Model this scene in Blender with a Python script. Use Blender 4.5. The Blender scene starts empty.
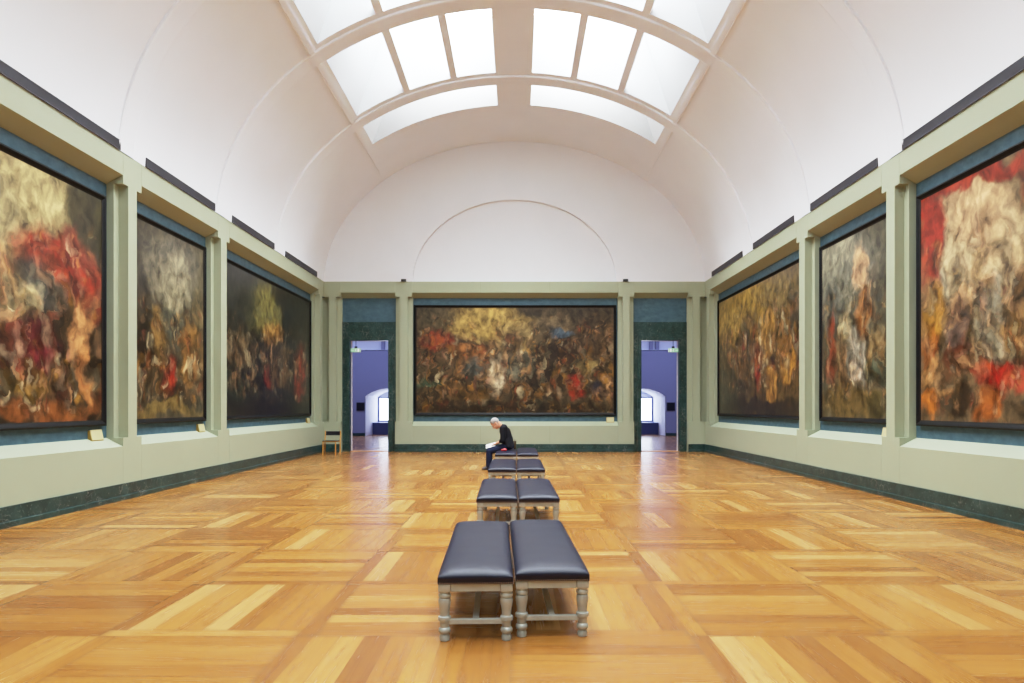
import bpy, bmesh, math, random
from mathutils import Vector, Matrix, noise
random.seed(7)
S = bpy.context.scene
COL = S.collection
PI = math.pi

# ------------------------------------------------------------------ helpers
def lin(c):
    c = c / 255.0
    return c / 12.92 if c <= 0.04045 else ((c + 0.055) / 1.055) ** 2.4
def rgb(r, g, b):
    return (lin(r), lin(g), lin(b), 1.0)

def obj(name, bm, mats, parent=None, smooth=False, loc=None, rot=None):
    me = bpy.data.meshes.new(name)
    bmesh.ops.recalc_face_normals(bm, faces=bm.faces)
    if smooth:
        for f in bm.faces: f.smooth = True
    bm.to_mesh(me); bm.free()
    if not isinstance(mats, (list, tuple)): mats = [mats]
    for m in mats: me.materials.append(m)
    o = bpy.data.objects.new(name, me); COL.objects.link(o)
    if parent: o.parent = parent
    if loc: o.location = loc
    if rot: o.rotation_euler = rot
    return o

def struct(name, bm, mats, parent=None, smooth=False):
    o = obj(name, bm, mats, parent, smooth)
    if parent is None: o['kind'] = 'structure'
    return o

def thing(name, label, cat, loc=(0, 0, 0), rz=0.0, group=None):
    o = bpy.data.objects.new(name, None); COL.objects.link(o)
    o.empty_display_size = 0.2
    o.location = loc; o.rotation_euler = (0, 0, rz)
    o['label'] = label; o['category'] = cat
    if group: o['group'] = group
    return o

def tag(o, label, cat, group=None):
    o['label'] = label; o['category'] = cat
    if group: o['group'] = group
    return o

def copy_tree(o, parent=None):
    c = o.copy(); COL.objects.link(c); c.parent = parent
    for ch in list(o.children): copy_tree(ch, c)
    return c

def bx(bm, x0, x1, y0, y1, z0, z1, mi=0, f=None):
    P = [(x0, y0, z0), (x1, y0, z0), (x1, y1, z0), (x0, y1, z0), (x0, y0, z1), (x1, y0, z1), (x1, y1, z1), (x0, y1, z1)]
    if f: P = [f(*p) for p in P]
    v = [bm.verts.new(p) for p in P]
    fs = []
    for q in ((0, 3, 2, 1), (4, 5, 6, 7), (0, 1, 5, 4), (1, 2, 6, 5), (2, 3, 7, 6), (3, 0, 4, 7)):
        fc = bm.faces.new([v[i] for i in q]); fc.material_index = mi; fs.append(fc)
    return v, fs

def rbox(bm, x0, x1, y0, y1, z0, z1, r=0.006, seg=2, mi=0):
    v, fs = bx(bm, x0, x1, y0, y1, z0, z1, mi)
    es = list({e for f in fs for e in f.edges})
    bmesh.ops.bevel(bm, geom=es, offset=r, segments=seg, affect='EDGES', profile=0.5)

def extrude_profile(bm, prof, u0, u1, f, mi=0):
    """prof: list of (d,z) ; extruded along u between u0 and u1, mapped by f(u,d,z)"""
    a = [bm.verts.new(f(u0, d, z)) for d, z in prof]
    b = [bm.verts.new(f(u1, d, z)) for d, z in prof]
    n = len(prof)
    for i in range(n):
        j = (i + 1) % n
        fc = bm.faces.new((a[i], a[j], b[j], b[i])); fc.material_index = mi
    bm.faces.new(a[::-1]).material_index = mi
    bm.faces.new(b).material_index = mi

def lathe(bm, prof, cx, cy, seg=20, mi=0):
    rings = []
    for r, z in prof:
        rings.append([bm.verts.new((cx + r * math.cos(2 * PI * k / seg), cy + r * math.sin(2 * PI * k / seg), z)) for k in range(seg)])
    for a, b in zip(rings, rings[1:]):
        for k in range(seg):
            bm.faces.new((a[k], a[(k + 1) % seg], b[(k + 1) % seg], b[k])).material_index = mi
    bm.faces.new(rings[0][::-1]); bm.faces.new(rings[-1])

def ball(bm, c, r, sub=2):
    if not isinstance(r, (tuple, list)): r = (r, r, r)
    bmesh.ops.create_icosphere(bm, subdivisions=sub, radius=1.0, matrix=Matrix.Translation(c) @ Matrix.Diagonal((r[0], r[1], r[2], 1)))

def _unit(sub):
    t = bmesh.new(); bmesh.ops.create_icosphere(t, subdivisions=sub, radius=1.0)
    r = [v.co.copy() for v in t.verts]; t.free(); return r
UNIT = {1: _unit(2), 2: _unit(3)}
def cap(bm, p, q, r1, r2=None, sub=2):
    """tapered capsule: hull of two spheres"""
    if r2 is None: r2 = r1
    t = bmesh.new()
    for c, r in ((p, r1), (q, r2)):
        if not isinstance(r, (tuple, list)): r = (r, r, r)
        for u in UNIT[sub]: t.verts.new((c[0] + u.x * r[0], c[1] + u.y * r[1], c[2] + u.z * r[2]))
    h = bmesh.ops.convex_hull(t, input=t.verts[:])
    mp = {}
    for f in [e for e in h['geom'] if isinstance(e, bmesh.types.BMFace)]:
        vs = []
        for v in f.verts:
            if v not in mp: mp[v] = bm.verts.new(v.co)
            vs.append(mp[v])
        try: bm.faces.new(vs)
        except ValueError: pass
    t.free()

def tube(bm, pts, r, seg=8, mi=0):
    rings = []
    n = len(pts)
    for i, p in enumerate(pts):
        p = Vector(p)
        t = (Vector(pts[min(i + 1, n - 1)]) - Vector(pts[max(i - 1, 0)])).normalized()
        up = Vector((0, 0, 1)) if abs(t.z) < 0.9 else Vector((1, 0, 0))
        a = t.cross(up).normalized(); b = t.cross(a)
        rings.append([bm.verts.new(p + r * (math.cos(2 * PI * k / seg) * a + math.sin(2 * PI * k / seg) * b)) for k in range(seg)])
    for A, B in zip(rings, rings[1:]):
        for k in range(seg):
            bm.faces.new((A[k], A[(k + 1) % seg], B[(k + 1) % seg], B[k])).material_index = mi
    bm.faces.new(rings[0][::-1]).material_index = mi; bm.faces.new(rings[-1]).material_index = mi

# ------------------------------------------------------------------ node helpers
class NT:
    def __init__(self, name):
        self.m = bpy.data.materials.new(name); self.m.use_nodes = True
        self.t = self.m.node_tree; self.t.nodes.clear()
        self.out = self.n('ShaderNodeOutputMaterial')
    def n(self, typ, **kw):
        nd = self.t.nodes.new(typ)
        for k, v in kw.items(): setattr(nd, k, v)
        return nd
    def l(self, a, b): self.t.links.new(a, b)
    def put(self, sock, v):
        if isinstance(v, bpy.types.NodeSocket): self.l(v, sock)
        else: sock.default_value = v
    def math(self, op, a, b=None, c=None):
        nd = self.n('ShaderNodeMath', operation=op)
        self.put(nd.inputs[0], a)
        if b is not None: self.put(nd.inputs[1], b)
        if c is not None: self.put(nd.inputs[2], c)
        return nd.outputs[0]
    def vmath(self, op, a, b=None):
        nd = self.n('ShaderNodeVectorMath', operation=op)
        self.put(nd.inputs[0], a)
        if b is not None: self.put(nd.inputs[1], b)
        return nd.outputs['Value'] if op in ('LENGTH', 'DOT_PRODUCT') else nd.outputs[0]
    def mix(self, fac, a, b, blend='MIX'):
        nd = self.n('ShaderNodeMix', data_type='RGBA', blend_type=blend)
        self.put(nd.inputs[0], fac); self.put(nd.inputs[6], a); self.put(nd.inputs[7], b)
        return nd.outputs[2]
    def noise(self, vec, scale, detail=4.0, rough=0.55, dist=0.0):
        nd = self.n('ShaderNodeTexNoise'); nd.inputs['Scale'].default_value = scale
        nd.inputs['Detail'].default_value = detail; nd.inputs['Roughness'].default_value = rough
        nd.inputs['Distortion'].default_value = dist
        if vec is not None: self.l(vec, nd.inputs['Vector'])
        return nd
    def mapr(self, v, a, b, c=0.0, d=1.0, smooth=False):
        nd = self.n('ShaderNodeMapRange'); nd.interpolation_type = 'SMOOTHSTEP' if smooth else 'LINEAR'
        self.put(nd.inputs[0], v)
        for i, x in enumerate((a, b, c, d)): nd.inputs[i + 1].default_value = x
        return nd.outputs[0]
    def ramp(self, fac, stops):
        nd = self.n('ShaderNodeValToRGB'); self.put(nd.inputs[0], fac)
        cr = nd.color_ramp
        while len(cr.elements) < len(stops): cr.elements.new(0.5)
        for e, (p, c) in zip(cr.elements, stops): e.position = p; e.color = c
        return nd.outputs[0]
    def bsdf(self, color, rough=0.5, metal=0.0, spec=0.5, normal=None, coat=0.0):
        b = self.n('ShaderNodeBsdfPrincipled')
        self.put(b.inputs['Base Color'], color); self.put(b.inputs['Roughness'], rough)
        b.inputs['Metallic'].default_value = metal; b.inputs['Specular IOR Level'].default_value = spec
        b.inputs['Coat Weight'].default_value = coat
        if normal is not None: self.l(normal, b.inputs['Normal'])
        self.l(b.outputs[0], self.out.inputs[0]); return b
    def bump(self, h, strength=0.2, dist=0.01):
        nd = self.n('ShaderNodeBump'); nd.inputs['Strength'].default_value = strength; nd.inputs['Distance'].default_value = dist
        self.l(h, nd.inputs['Height']); return nd.outputs[0]
    def n_rgb(self, v):
        nd = self.n('ShaderNodeCombineColor')
        for i in range(3): self.l(v, nd.inputs[i])
        return nd.outputs[0]
    def geo(self): return self.n('ShaderNodeNewGeometry').outputs['Position']
    def obco(self): return self.n('ShaderNodeTexCoord').outputs['Object']

def plain(name, col, rough=0.5, metal=0.0, spec=0.5, var=0.06, scale=3.0, coat=0.0, bump=0.0, bscale=60):
    k = NT(name); co = k.obco()
    nz = k.noise(co, scale, 5)
    c2 = tuple(max(0, x * (1 - var)) for x in col[:3]) + (1,); c1 = tuple(min(1, x * (1 + var)) for x in col[:3]) + (1,)
    c = k.mix(k.mapr(nz.outputs[0], 0.3, 0.7), c2, c1)
    nrm = None
    if bump: nrm = k.bump(k.noise(co, bscale, 3).outputs[0], bump, 0.004)
    k.bsdf(c, rough, metal, spec, nrm, coat)
    return k.m

def emit(name, col, strength, extra=None):
    k = NT(name); e = k.n('ShaderNodeEmission'); e.inputs[0].default_value = col; e.inputs[1].default_value = strength
    nz = k.noise(k.obco(), 1.2, 2)
    c = k.mix(k.mapr(nz.outputs[0], 0.3, 0.7), tuple(x * 0.94 for x in col[:3]) + (1,), col)
    k.l(c, e.inputs[0]); k.l(e.outputs[0], k.out.inputs[0]); return k.m

def marble(name):
    k = NT(name); co = k.geo()
    w = k.noise(co, 2.2, 5); wv = k.vmath('ADD', co, k.vmath('MULTIPLY', w.outputs[1], (0.5, 0.5, 0.5)))
    base = k.ramp(k.noise(wv, 4.5, 8, 0.65).outputs[0], [(0.3, rgb(16, 36, 36)), (0.5, rgb(32, 60, 58)), (0.62, rgb(46, 72, 70)), (0.8, rgb(70, 88, 88))])
    vo = k.n('ShaderNodeTexVoronoi', feature='DISTANCE_TO_EDGE'); vo.inputs['Scale'].default_value = 5.5
    k.l(wv, vo.inputs['Vector'])
    vein = k.mapr(vo.outputs['Distance'], 0.0, 0.03, 1.0, 0.0)
    brk = k.mapr(k.noise(co, 3.0, 3).outputs[0], 0.5, 0.68)
    c = k.mix(k.math('MULTIPLY', k.math('MULTIPLY', vein, brk), 0.6), base, rgb(190, 186, 178))
    sp = k.mapr(k.noise(co, 28, 3).outputs[0], 0.62, 0.72)
    c = k.mix(k.math('MULTIPLY', sp, 0.65), c, rgb(140, 150, 140))
    k.bsdf(c, 0.28, 0, 0.5); return k.m

def slate(name):
    k = NT(name); co = k.geo()
    st = k.vmath('MULTIPLY', co, (1, 1, 1.6))
    a = k.noise(st, 6, 7, 0.65); b = k.noise(co, 1.3, 3)
    c = k.ramp(a.outputs[0], [(0.28, rgb(56, 84, 95)), (0.5, rgb(69, 99, 112)), (0.75, rgb(84, 114, 125))])
    c = k.mix(k.mapr(b.outputs[0], 0.35, 0.7, 0, 0.35), c, rgb(66, 94, 112))
    k.bsdf(c, 0.55, 0, 0.4, k.bump(a.outputs[0], 0.15, 0.005)); return k.m

def plaster(name, col, rough=0.75):
    k = NT(name); co = k.geo()
    a = k.noise(co, 0.7, 4); f = k.noise(co, 90, 3)
    c = k.mix(k.mapr(a.outputs[0], 0.3, 0.7), tuple(x * 0.965 for x in col[:3]) + (1,), col)
    k.bsdf(c, rough, 0, 0.3, k.bump(f.outputs[0], 0.05, 0.003)); return k.m

def wood_floor(name):
    """attributes: 'tone' (face colour: r = random tone, g = random offset), UV = metres along / across the board"""
    k = NT(name)
    at = k.n('ShaderNodeVertexColor'); at.layer_name = 'tone'
    sep = k.n('ShaderNodeSeparateColor'); k.l(at.outputs[0], sep.inputs[0])
    uv = k.n('ShaderNodeUVMap'); uv.uv_map = 'grain'
    ed = k.n('ShaderNodeUVMap'); ed.uv_map = 'edge'
    off = k.n('ShaderNodeCombineXYZ'); k.l(k.math('MULTIPLY', sep.outputs[1], 37.0), off.inputs[0]); k.l(k.math('MULTIPLY', sep.outputs[2], 19.0), off.inputs[1])
    p = k.vmath('ADD', uv.outputs[0], off.outputs[0])
    st = k.vmath('MULTIPLY', p, (1.4, 22.0, 1.0))
    g1 = k.noise(st, 1.0, 6, 0.6, 0.6)
    g2 = k.noise(k.vmath('MULTIPLY', p, (5.0, 130.0, 1.0)), 1.0, 3)
    g3 = k.noise(k.vmath('MULTIPLY', p, (0.8, 3.0, 1.0)), 1.0, 3)
    base = k.ramp(sep.outputs[0], FLOOR_STOPS)
    c = k.mix(k.mapr(g1.outputs[0], 0.38, 0.72, 0, 0.75), base, k.mix(1.0, base, (0.62, 0.50, 0.36, 1), 'MULTIPLY'))
    c = k.mix(k.mapr(g3.outputs[0], 0.4, 0.75, 0, 0.35), c, k.mix(1.0, base, (1.16, 1.14, 1.10, 1), 'MULTIPLY'))
    c = k.mix(k.mapr(g2.outputs[0], 0.62, 0.8, 0, 0.28), c, (0.19, 0.09, 0.03, 1))
    se = k.n('ShaderNodeSeparateXYZ'); k.l(ed.outputs[0], se.inputs[0])
    gap = k.math('MINIMUM', se.outputs[0], se.outputs[1])
    gm = k.mapr(gap, 0.0, 0.005, 0.45, 0.0)
    c = k.mix(gm, c, (0.13, 0.06, 0.02, 1))
    r = k.mapr(g1.outputs[0], 0.3, 0.7, 0.20, 0.30)
    h = k.math('SUBTRACT', k.math('MULTIPLY', g1.outputs[0], 0.25), gm)
    wav = k.noise(k.geo(), 1.6, 2)
    h = k.math('ADD', h, k.math('MULTIPLY', wav.outputs[0], 0.5))
    k.bsdf(c, r, 0, 0.42, k.bump(h, 0.07, 0.006)); return k.m

FLOOR_STOPS = [(0.0, rgb(136, 87, 38)), (0.25, rgb(160, 108, 48)), (0.55, rgb(170, 119, 57)), (0.8, rgb(179, 130, 69)), (1.0, rgb(187, 143, 86))]

M = {}
M['green'] = plaster('sage_paint', rgb(165, 171, 146), 0.6)
M['white'] = plaster('vault_plaster', rgb(238, 241, 247), 0.85)
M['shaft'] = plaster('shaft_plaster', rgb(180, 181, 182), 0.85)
M['slate'] = slate('slate_blue_panel')
M['marble'] = marble('green_marble')
M['floor'] = wood_floor('oak_parquet')
M['frame'] = plain('black_frame', rgb(6, 6, 9), 0.5, 0, 0.2, 0.2, 8)
M['frame_in'] = plain('frame_sight_edge', rgb(18, 13, 11), 0.45, 0, 0.3, 0.2, 8)
M['vent'] = plain('vent_dark', rgb(50, 48, 54), 0.6, 0.1, 0.4, 0.1)
M['vent_slat'] = plain('vent_slat', rgb(72, 70, 76), 0.5, 0.2)
M['plaque'] = plain('cream_plaque', rgb(196, 188, 142), 0.5, 0, 0.4, 0.05)
M['plaque_side'] = plain('gilt_plaque_edge', rgb(170, 140, 70), 0.4, 0.3)
M['leather'] = plain('navy_leather', rgb(20, 21, 40), 0.44, 0, 0.28, 0.10, 6, bump=0.12, bscale=140)
M['bench'] = plain('silver_grey_paint', rgb(170, 172, 164), 0.36, 0.3, 0.5, 0.08, 14)
M['nail'] = plain('copper_nail', rgb(140, 106, 84), 0.4, 0.35)
M['beech'] = plain('beech_wood', rgb(206, 150, 70), 0.4, 0, 0.45, 0.12, 20)
M['black'] = plain('black_lacquer', rgb(22, 22, 28), 0.28, 0, 0.5, 0.1)
M['box'] = plain('black_casing', rgb(24, 24, 26), 0.5)
M['lavender'] = plaster('lavender_wall', rgb(138, 138, 164), 0.7)
M['bluewhite'] = plaster('pale_wall', rgb(226, 228, 240), 0.8)
M['jamb'] = plaster('white_jamb', rgb(236, 232, 232), 0.5)
M['darkblue'] = plain('dark_blue_cover', rgb(52, 60, 104), 0.5)
M['sign'] = plain('dark_panel', rgb(34, 36, 54), 0.4)
M['winframe'] = plain('window_frame', rgb(90, 100, 150), 0.5)
M['laylight'] = emit('laylight_glass', (0.86, 0.94, 1.0, 1), 38.0)
M['laylight_dim'] = emit('laylight_glass_dim', (0.92, 0.97, 1.0, 1), 46.0)
M['laylight_near'] = emit('laylight_glass_near', (0.86, 0.94, 1.0, 1), 21.0)
M['cove'] = emit('ceiling_diffuser', (0.60, 0.68, 1.0, 1), 5.0)

# ------------------------------------------------------------------ dimensions (metres; camera at the origin, looking along +Y)
XL, XR, YB, Y0 = -7.07, 6.85, 24.92, -8.0
CX = (XL + XR) / 2
A, B, ZS = (XR - XL) / 2, 5.24, 6.10          # elliptical vault
ZF, Z1, Z2 = 6.22, 5.82, 5.66                # frieze top, lintel underside front, rear
ZD, ZD2, ZB = 0.955, 1.11, 0.29              # dado front top, sill rear, baseboard top
DR, DP = 0.17, 0.30                          # rebate depth, panel depth
fL = lambda u, d, z: (XL - d, u, z)
fR = lambda u, d, z: (XR + d, u, z)
fB = lambda u, d, z: (u, YB + d, z)
TRIM = [0]
def trim(bm, mats, smooth=False):
    TRIM[0] += 1
    return struct('trim_%d' % TRIM[0], bm, mats, None, smooth)

# ------------------------------------------------------------------ floor
def floor_mesh(name, x0, x1, y0, y1):
    bm = bmesh.new()
    tone = bm.loops.layers.color.new('tone'); g = bm.loops.layers.uv.new('grain'); e = bm.loops.layers.uv.new('edge')
    P, W = 1.44, 0.125
    rnd = random.Random(11)
    def board(ax, bx_, ay, by, along, t):
        ax, bx_, ay, by = max(ax, x0), min(bx_, x1), max(ay, y0), min(by, y1)
        if bx_ - ax < 1e-4 or by - ay < 1e-4: return
        vs = [bm.verts.new(p) for p in ((ax, ay, 0), (bx_, ay, 0), (bx_, by, 0), (ax, by, 0))]
        f = bm.faces.new(vs); r1, r2 = rnd.random(), rnd.random()
        w, h = bx_ - ax, by - ay
        # 4 faces fan so that the edge distance interpolates linearly
        c = bm.verts.new(((ax + bx_) / 2, (ay + by) / 2, 0))
        bm.faces.remove(f)
        for i in range(4):
            tri = bm.faces.new((vs[i], vs[(i + 1) % 4], c))
            for lp in tri.loops:
                x, y = lp.vert.co.x, lp.vert.co.y
                lp[tone] = (t, r1, r2, 1)
                lp[g].uv = (x, y) if along == 'x' else (y, x)
                lp[e].uv = (0, 0) if lp.vert is not c else (min(w, h) / 2, min(w, h) / 2)
    i0, i1 = int((x0 - CX) // P) - 1, int((x1 - CX) // P) + 1
    j0, j1 = int((y0 - 5.05) // P) - 1, int((y1 - 5.05) // P) + 1
    def tn(base=0.5, s=0.24): return min(0.98, max(0.02, rnd.gauss(base, s)))
    for i in range(i0, i1 + 1):
        for j in range(j0, j1 + 1):
            cx, cy = CX + i * P, 5.05 + j * P
            # strips along this cell's left and lower side
            if (i + j) % 2:
                board(cx - W / 2, cx + W / 2, cy - W / 2, cy + P - W / 2, 'y', tn(0.42, 0.2)); board(cx + W / 2, cx + P - W / 2, cy - W / 2, cy + W / 2, 'x', tn(0.45, 0.2))
            else:
                board(cx - W / 2, cx + W / 2, cy + W / 2, cy + P - W / 2, 'y', tn(0.42, 0.2)); board(cx - W / 2, cx + P - W / 2, cy - W / 2, cy + W / 2, 'x', tn(0.45, 0.2))
            a0, a1, b0, b1 = cx + W / 2, cx + P - W / 2, cy + W / 2, cy + P - W / 2
            n = 7; mean = tn(0.55, 0.10)
            for q in range(n):
                t = tn(mean, 0.23)
                s0, s1 = q / n, (q + 1) / n
                if (i + j) % 2 == 1:   # boards along x
                    board(a0, a1, b0 + (b1 - b0) * s0, b0 + (b1 - b0) * s1, 'x', t)
                else:
                    board(a0 + (a1 - a0) * s0, a0 + (a1 - a0) * s1, b0, b1, 'y', t)
    bmesh.ops.remove_doubles(bm, verts=bm.verts, dist=1e-5)
    me = bpy.data.meshes.new(name)
    bmesh.ops.recalc_face_normals(bm, faces=bm.faces)
    for f in bm.faces:
        if f.normal.z < 0: f.normal_flip()
    bm.to_mesh(me); bm.free(); me.materials.append(M['floor'])
    o = bpy.data.objects.new(name, me); COL.objects.link(o); o['kind'] = 'structure'
    return o
floor_mesh('floor', XL - 0.5, XR + 0.5, Y0, YB + 0.62)
floor_mesh('floor.001', -14, 14, YB + 0.62, 42.2)

# ------------------------------------------------------------------ walls: panels, dado, frieze, piers
PB = [(8.35, 8.95), (12.24, 12.84), (16.12, 16.76), (24.27, None)]      # piers along the side walls
def bay(f, u0, u1, door=False):
    e = 0.004
    bm = bmesh.new()
    extrude_profile(bm, [(0, Z1), (0, ZF), (0.45, ZF), (0.45, Z2), (DP, Z2)], u0 + e, u1 - e, f); trim(bm, M['green'])
    if not door:
        bm = bmesh.new()
        extrude_profile(bm, [(0, 0), (0, ZD), (DP, ZD2), (0.45, ZD2), (0.45, 0)], u0 + e, u1 - e, f); trim(bm, M['green'])
def pier(f, p0, p1, r=0.16, left=True, right=True):
    bm = bmesh.new()
    bx(bm, p0, p1, 0, 0.45, Z2 + 0.01, ZF, 0, f)                    # cap block
    bx(bm, p0, p1, 0, 0.45, 0, ZD2, 0, f)                           # base block
    s0 = p0 + r if left else p0; s1 = p1 - r if right else p1
    bx(bm, s0, s1, 0, 0.45, ZD2, Z2 + 0.01, 0, f)
    if left: bx(bm, p0, s0, DR, 0.45, ZD2, Z2 + 0.01, 0, f)
    if right: bx(bm, s1, p1, DR, 0.45, ZD2, Z2 + 0.01, 0, f)
    trim(bm, M['green'])
def corner(f, p0, p1, r, notch, flip):
    """corner pier: rebate, shaft, then a square notch towards the corner"""
    bm = bmesh.new()
    bx(bm, p0, p1, 0, 0.45, Z2 + 0.01, ZF, 0, f); bx(bm, p0, p1, 0, 0.45, 0, ZD2, 0, f)
    if not flip: a, b, c, d = p0, p0 + r, p1 - notch, p1
    else: a, b, c, d = p1, p1 - r, p0 + notch, p0
    d += -0.25 if flip and d == XL else 0.25
    for (s, t, dd) in ((a, b, DR), (b, c, 0), (c, d, 0.2)):
        bx(bm, min(s, t), max(s, t), dd, 0.45, ZD2, Z2 + 0.01, 0, f)
    trim(bm, M['green'])
def baseboard(name, f, spans, ext=0.0):
    bm = bmesh.new()
    for u0, u1 in spans:
        extrude_profile(bm, [(-0.05, 0), (-0.05, 0.075), (-0.022, 0.085), (-0.022, ZB), (0.02, ZB + 0.004), (0.02, 0)], u0, u1, f)
    struct(name, bm, M['marble'])

for nm, f in (('left', fL), ('right', fR)):
    bm = bmesh.new(); bx(bm, Y0, YB + 0.4, DP, DP + 0.2, 0, ZF, 0, f); struct('wall_' + nm, bm, M['slate'])
    edges = [Y0]
    for p0, p1 in PB[:3]:
        pier(f, p0, p1); bay(f, edges[-1], p0); edges.append(p1)
    bay(f, edges[-1], 24.27)
    corner(f, 24.27, YB, 0.14, 0.2, False)
    baseboard('baseboard_' + nm, f, [(Y0, YB - 0.0)])

# back wall: blue panel with two door holes
DOORS = [(-6.19, -4.75, -6.46, -4.47), (4.55, 5.97, 4.26, 6.24)]
DH = 4.11
bm = bmesh.new()
xs = [XL - 0.4, DOORS[0][0], DOORS[0][1], DOORS[1][0], DOORS[1][1], XR + 0.4]
bx(bm, xs[0], xs[1], DP, 0.62, 0, ZF, 0, fB); bx(bm, xs[2], xs[3], DP, 0.62, 0, ZF, 0, fB); bx(bm, xs[4], xs[5], DP, 0.62, 0, ZF, 0, fB)
bx(bm, xs[1], xs[2], DP, 0.62, DH, ZF, 0, fB); bx(bm, xs[3], xs[4], DP, 0.62, DH, ZF, 0, fB)
struct('wall_back', bm, M['slate'])
corner(fB, XL, -6.46, 0.16, 0.18, True)
bay(fB, -6.46, -4.47, True); pier(fB, -4.47, -3.85); bay(fB, -3.85, 3.69); pier(fB, 3.69, 4.26); bay(fB, 4.26, 6.24, True)
corner(fB, 6.24, XR, 0.16, 0.18, False)
baseboard('baseboard_back', fB, [(XL, -6.46), (-4.47, 4.26), (6.24, XR)])
# thin upright joints in the long dado and frieze of the back wall
bm = bmesh.new()
for x in (-1.35, 1.18):
    bx(bm, x - 0.006, x + 0.006, -0.002, 0.01, ZB, ZD, 0, fB); bx(bm, x - 0.005, x + 0.005, -0.002, 0.01, Z1, ZF, 0, fB)
trim(bm, plain('joint_line', rgb(150, 156, 126), 0.8))  # joint strips, a little darker than the sage paint

# marble doorways
for n, (a, b, u0, u1) in enumerate(DOORS):
    root = bpy.data.objects.new('door_%d' % (n + 1), None); COL.objects.link(root); root.location = ((a + b) / 2, YB, 0); root['kind'] = 'structure'
    off = lambda u, d, z, r=root: (u - r.location.x, d, z)
    bm = bmesh.new()
    zt = 4.78
    bx(bm, u0, a, DP - 0.05, DP + 0.02, 0, zt, 0, off); bx(bm, b, u1, DP - 0.05, DP + 0.02, 0, zt, 0, off); bx(bm, a, b, DP - 0.05, DP + 0.02, DH, zt, 0, off)
    obj('door_casing', bm, M['marble'], root)
    bm = bmesh.new()
    w = 0.13
    for (p, q, z0, z1) in ((a - w, a + 0.015, 0, DH + w), (b - 0.015, b + w, 0, DH + w), (a + 0.015, b - 0.015, DH - 0.015, DH + w)):
        bx(bm, p, q, DP - 0.085, DP + 0.12, z0, z1, 0, off)
    obj('door_lining', bm, M['marble'], root)
    bm = bmesh.new()
    bx(bm, a - 0.03, a + 0.012, DP + 0.12, 0.63, 0, DH, 0, off); bx(bm, b - 0.012, b + 0.03, DP + 0.12, 0.63, 0, DH, 0, off); bx(bm, a, b, DP + 0.12, 0.63, DH - 0.012, DH + 0.02, 0, off)
    obj('door_jamb', bm, M['jamb'], root)
    bm = bmesh.new(); bx(bm, a, b, DP - 0.02, 0.64, 0.0, 0.012, 0, off)
    obj('threshold', bm, M['beech'], root)

# ------------------------------------------------------------------ upper back wall (tympanum with a shallow arched recess)
bm = bmesh.new(); N = 96; a2, b2, rec = 3.72, 3.0, 0.14
inn, out_, inr = [], [], []
for k in range(N + 1):
    t = PI * k / N
    inn.append((CX + a2 * math.cos(t), YB, ZF + b2 * math.sin(t)))
    out_.append((CX + (A + .1) * math.cos(t), YB, max(ZF, ZS + (B + .1) * math.sin(t))))
    inr.append((CX + (a2) * math.cos(t), YB + rec, ZF + (b2) * math.sin(t)))
vi = [bm.verts.new(p) for p in inn]; vo = [bm.verts.new(p) for p in out_]; vr = [bm.verts.new(p) for p in inr]
c = bm.verts.new((CX, YB + rec, ZF))
for k in range(N):
    bm.faces.new((vi[k], vo[k], vo[k + 1], vi[k + 1])); bm.faces.new((vi[k], vi[k + 1], vr[k + 1], vr[k])); bm.faces.new((c, vr[k], vr[k + 1]))
struct('wall_gable', bm, M['white'])
# wall behind the camera
bm = bmesh.new(); bx(bm, XL - 0.5, XR + 0.5, Y0 - 0.2, Y0, 0, 11.6); struct('wall_front', bm, M['green'])

# ------------------------------------------------------------------ vaulted ceiling with ribs and skylight openings
RIBS = [(24.40, YB)] + [(19.93 - 3.93 * i, 20.42 - 3.93 * i) for i in range(8)]
RIBS = sorted(r for r in RIBS if r[1] > Y0)
def P(t, y, off=0.0): return (CX + (A - off) * math.cos(t), y, ZS + (B - off) * math.sin(t))
T0 = math.asin((ZF - ZS) / B)
TA = math.acos(4.53 / A); TB = math.acos(0.53 / A)       # skylight opening, outer and inner edge
def tlist(a, b, n): return [a + (b - a) * k / n for k in range(n + 1)]
def strip(bm, ts, y0, y1, off):
    n = max(1, int((y1 - y0) / 1.0))
    for a, b in zip(ts, ts[1:]):
        va = [bm.verts.new(P(t, y, off)) for t, y in ((a, y0), (b, y0), (b, y1), (a, y1))]
        bm.faces.new(va)
full = tlist(T0, TA, 26) + tlist(TA, TB, 22)[1:] + tlist(TB, PI - TB, 6)[1:] + tlist(PI - TB, PI - TA, 22)[1:] + tlist(PI - TA, PI - T0, 26)[1:]
bm = bmesh.new()
prev = Y0; OPEN = []
for (r0, r1) in RIBS:
    if r0 > prev + 0.05:
        o0, o1 = prev + 0.10, r0 - 0.18
        if r0 > 24: o1 = 21.9; o0 = prev + 0.08
        if r1 < 0: o0 = prev + 0.05
        for ts in (tlist(T0, TA, 26), tlist(TB, PI - TB, 6), tlist(PI - TA, PI - T0, 26)): strip(bm, ts, prev, r0, 0)
        for ts in (tlist(TA, TB, 22), tlist(PI - TB, PI - TA, 22)): strip(bm, ts, prev, o0, 0); strip(bm, ts, o1, r0, 0)
        OPEN.append((o0, o1, r0 > 24))
    prev = r1 if r0 < 24 else r0
for a_, b_ in zip(full, full[1:]):
    bm.faces.new([bm.verts.new(P(t, y, 0)) for t, y in ((a_, prev), (b_, prev), (b_, YB + 0.03), (a_, YB + 0.03))])
bmesh.ops.remove_doubles(bm, verts=bm.verts, dist=1e-4)
struct('ceiling', bm, M['white'], None, True)
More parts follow.
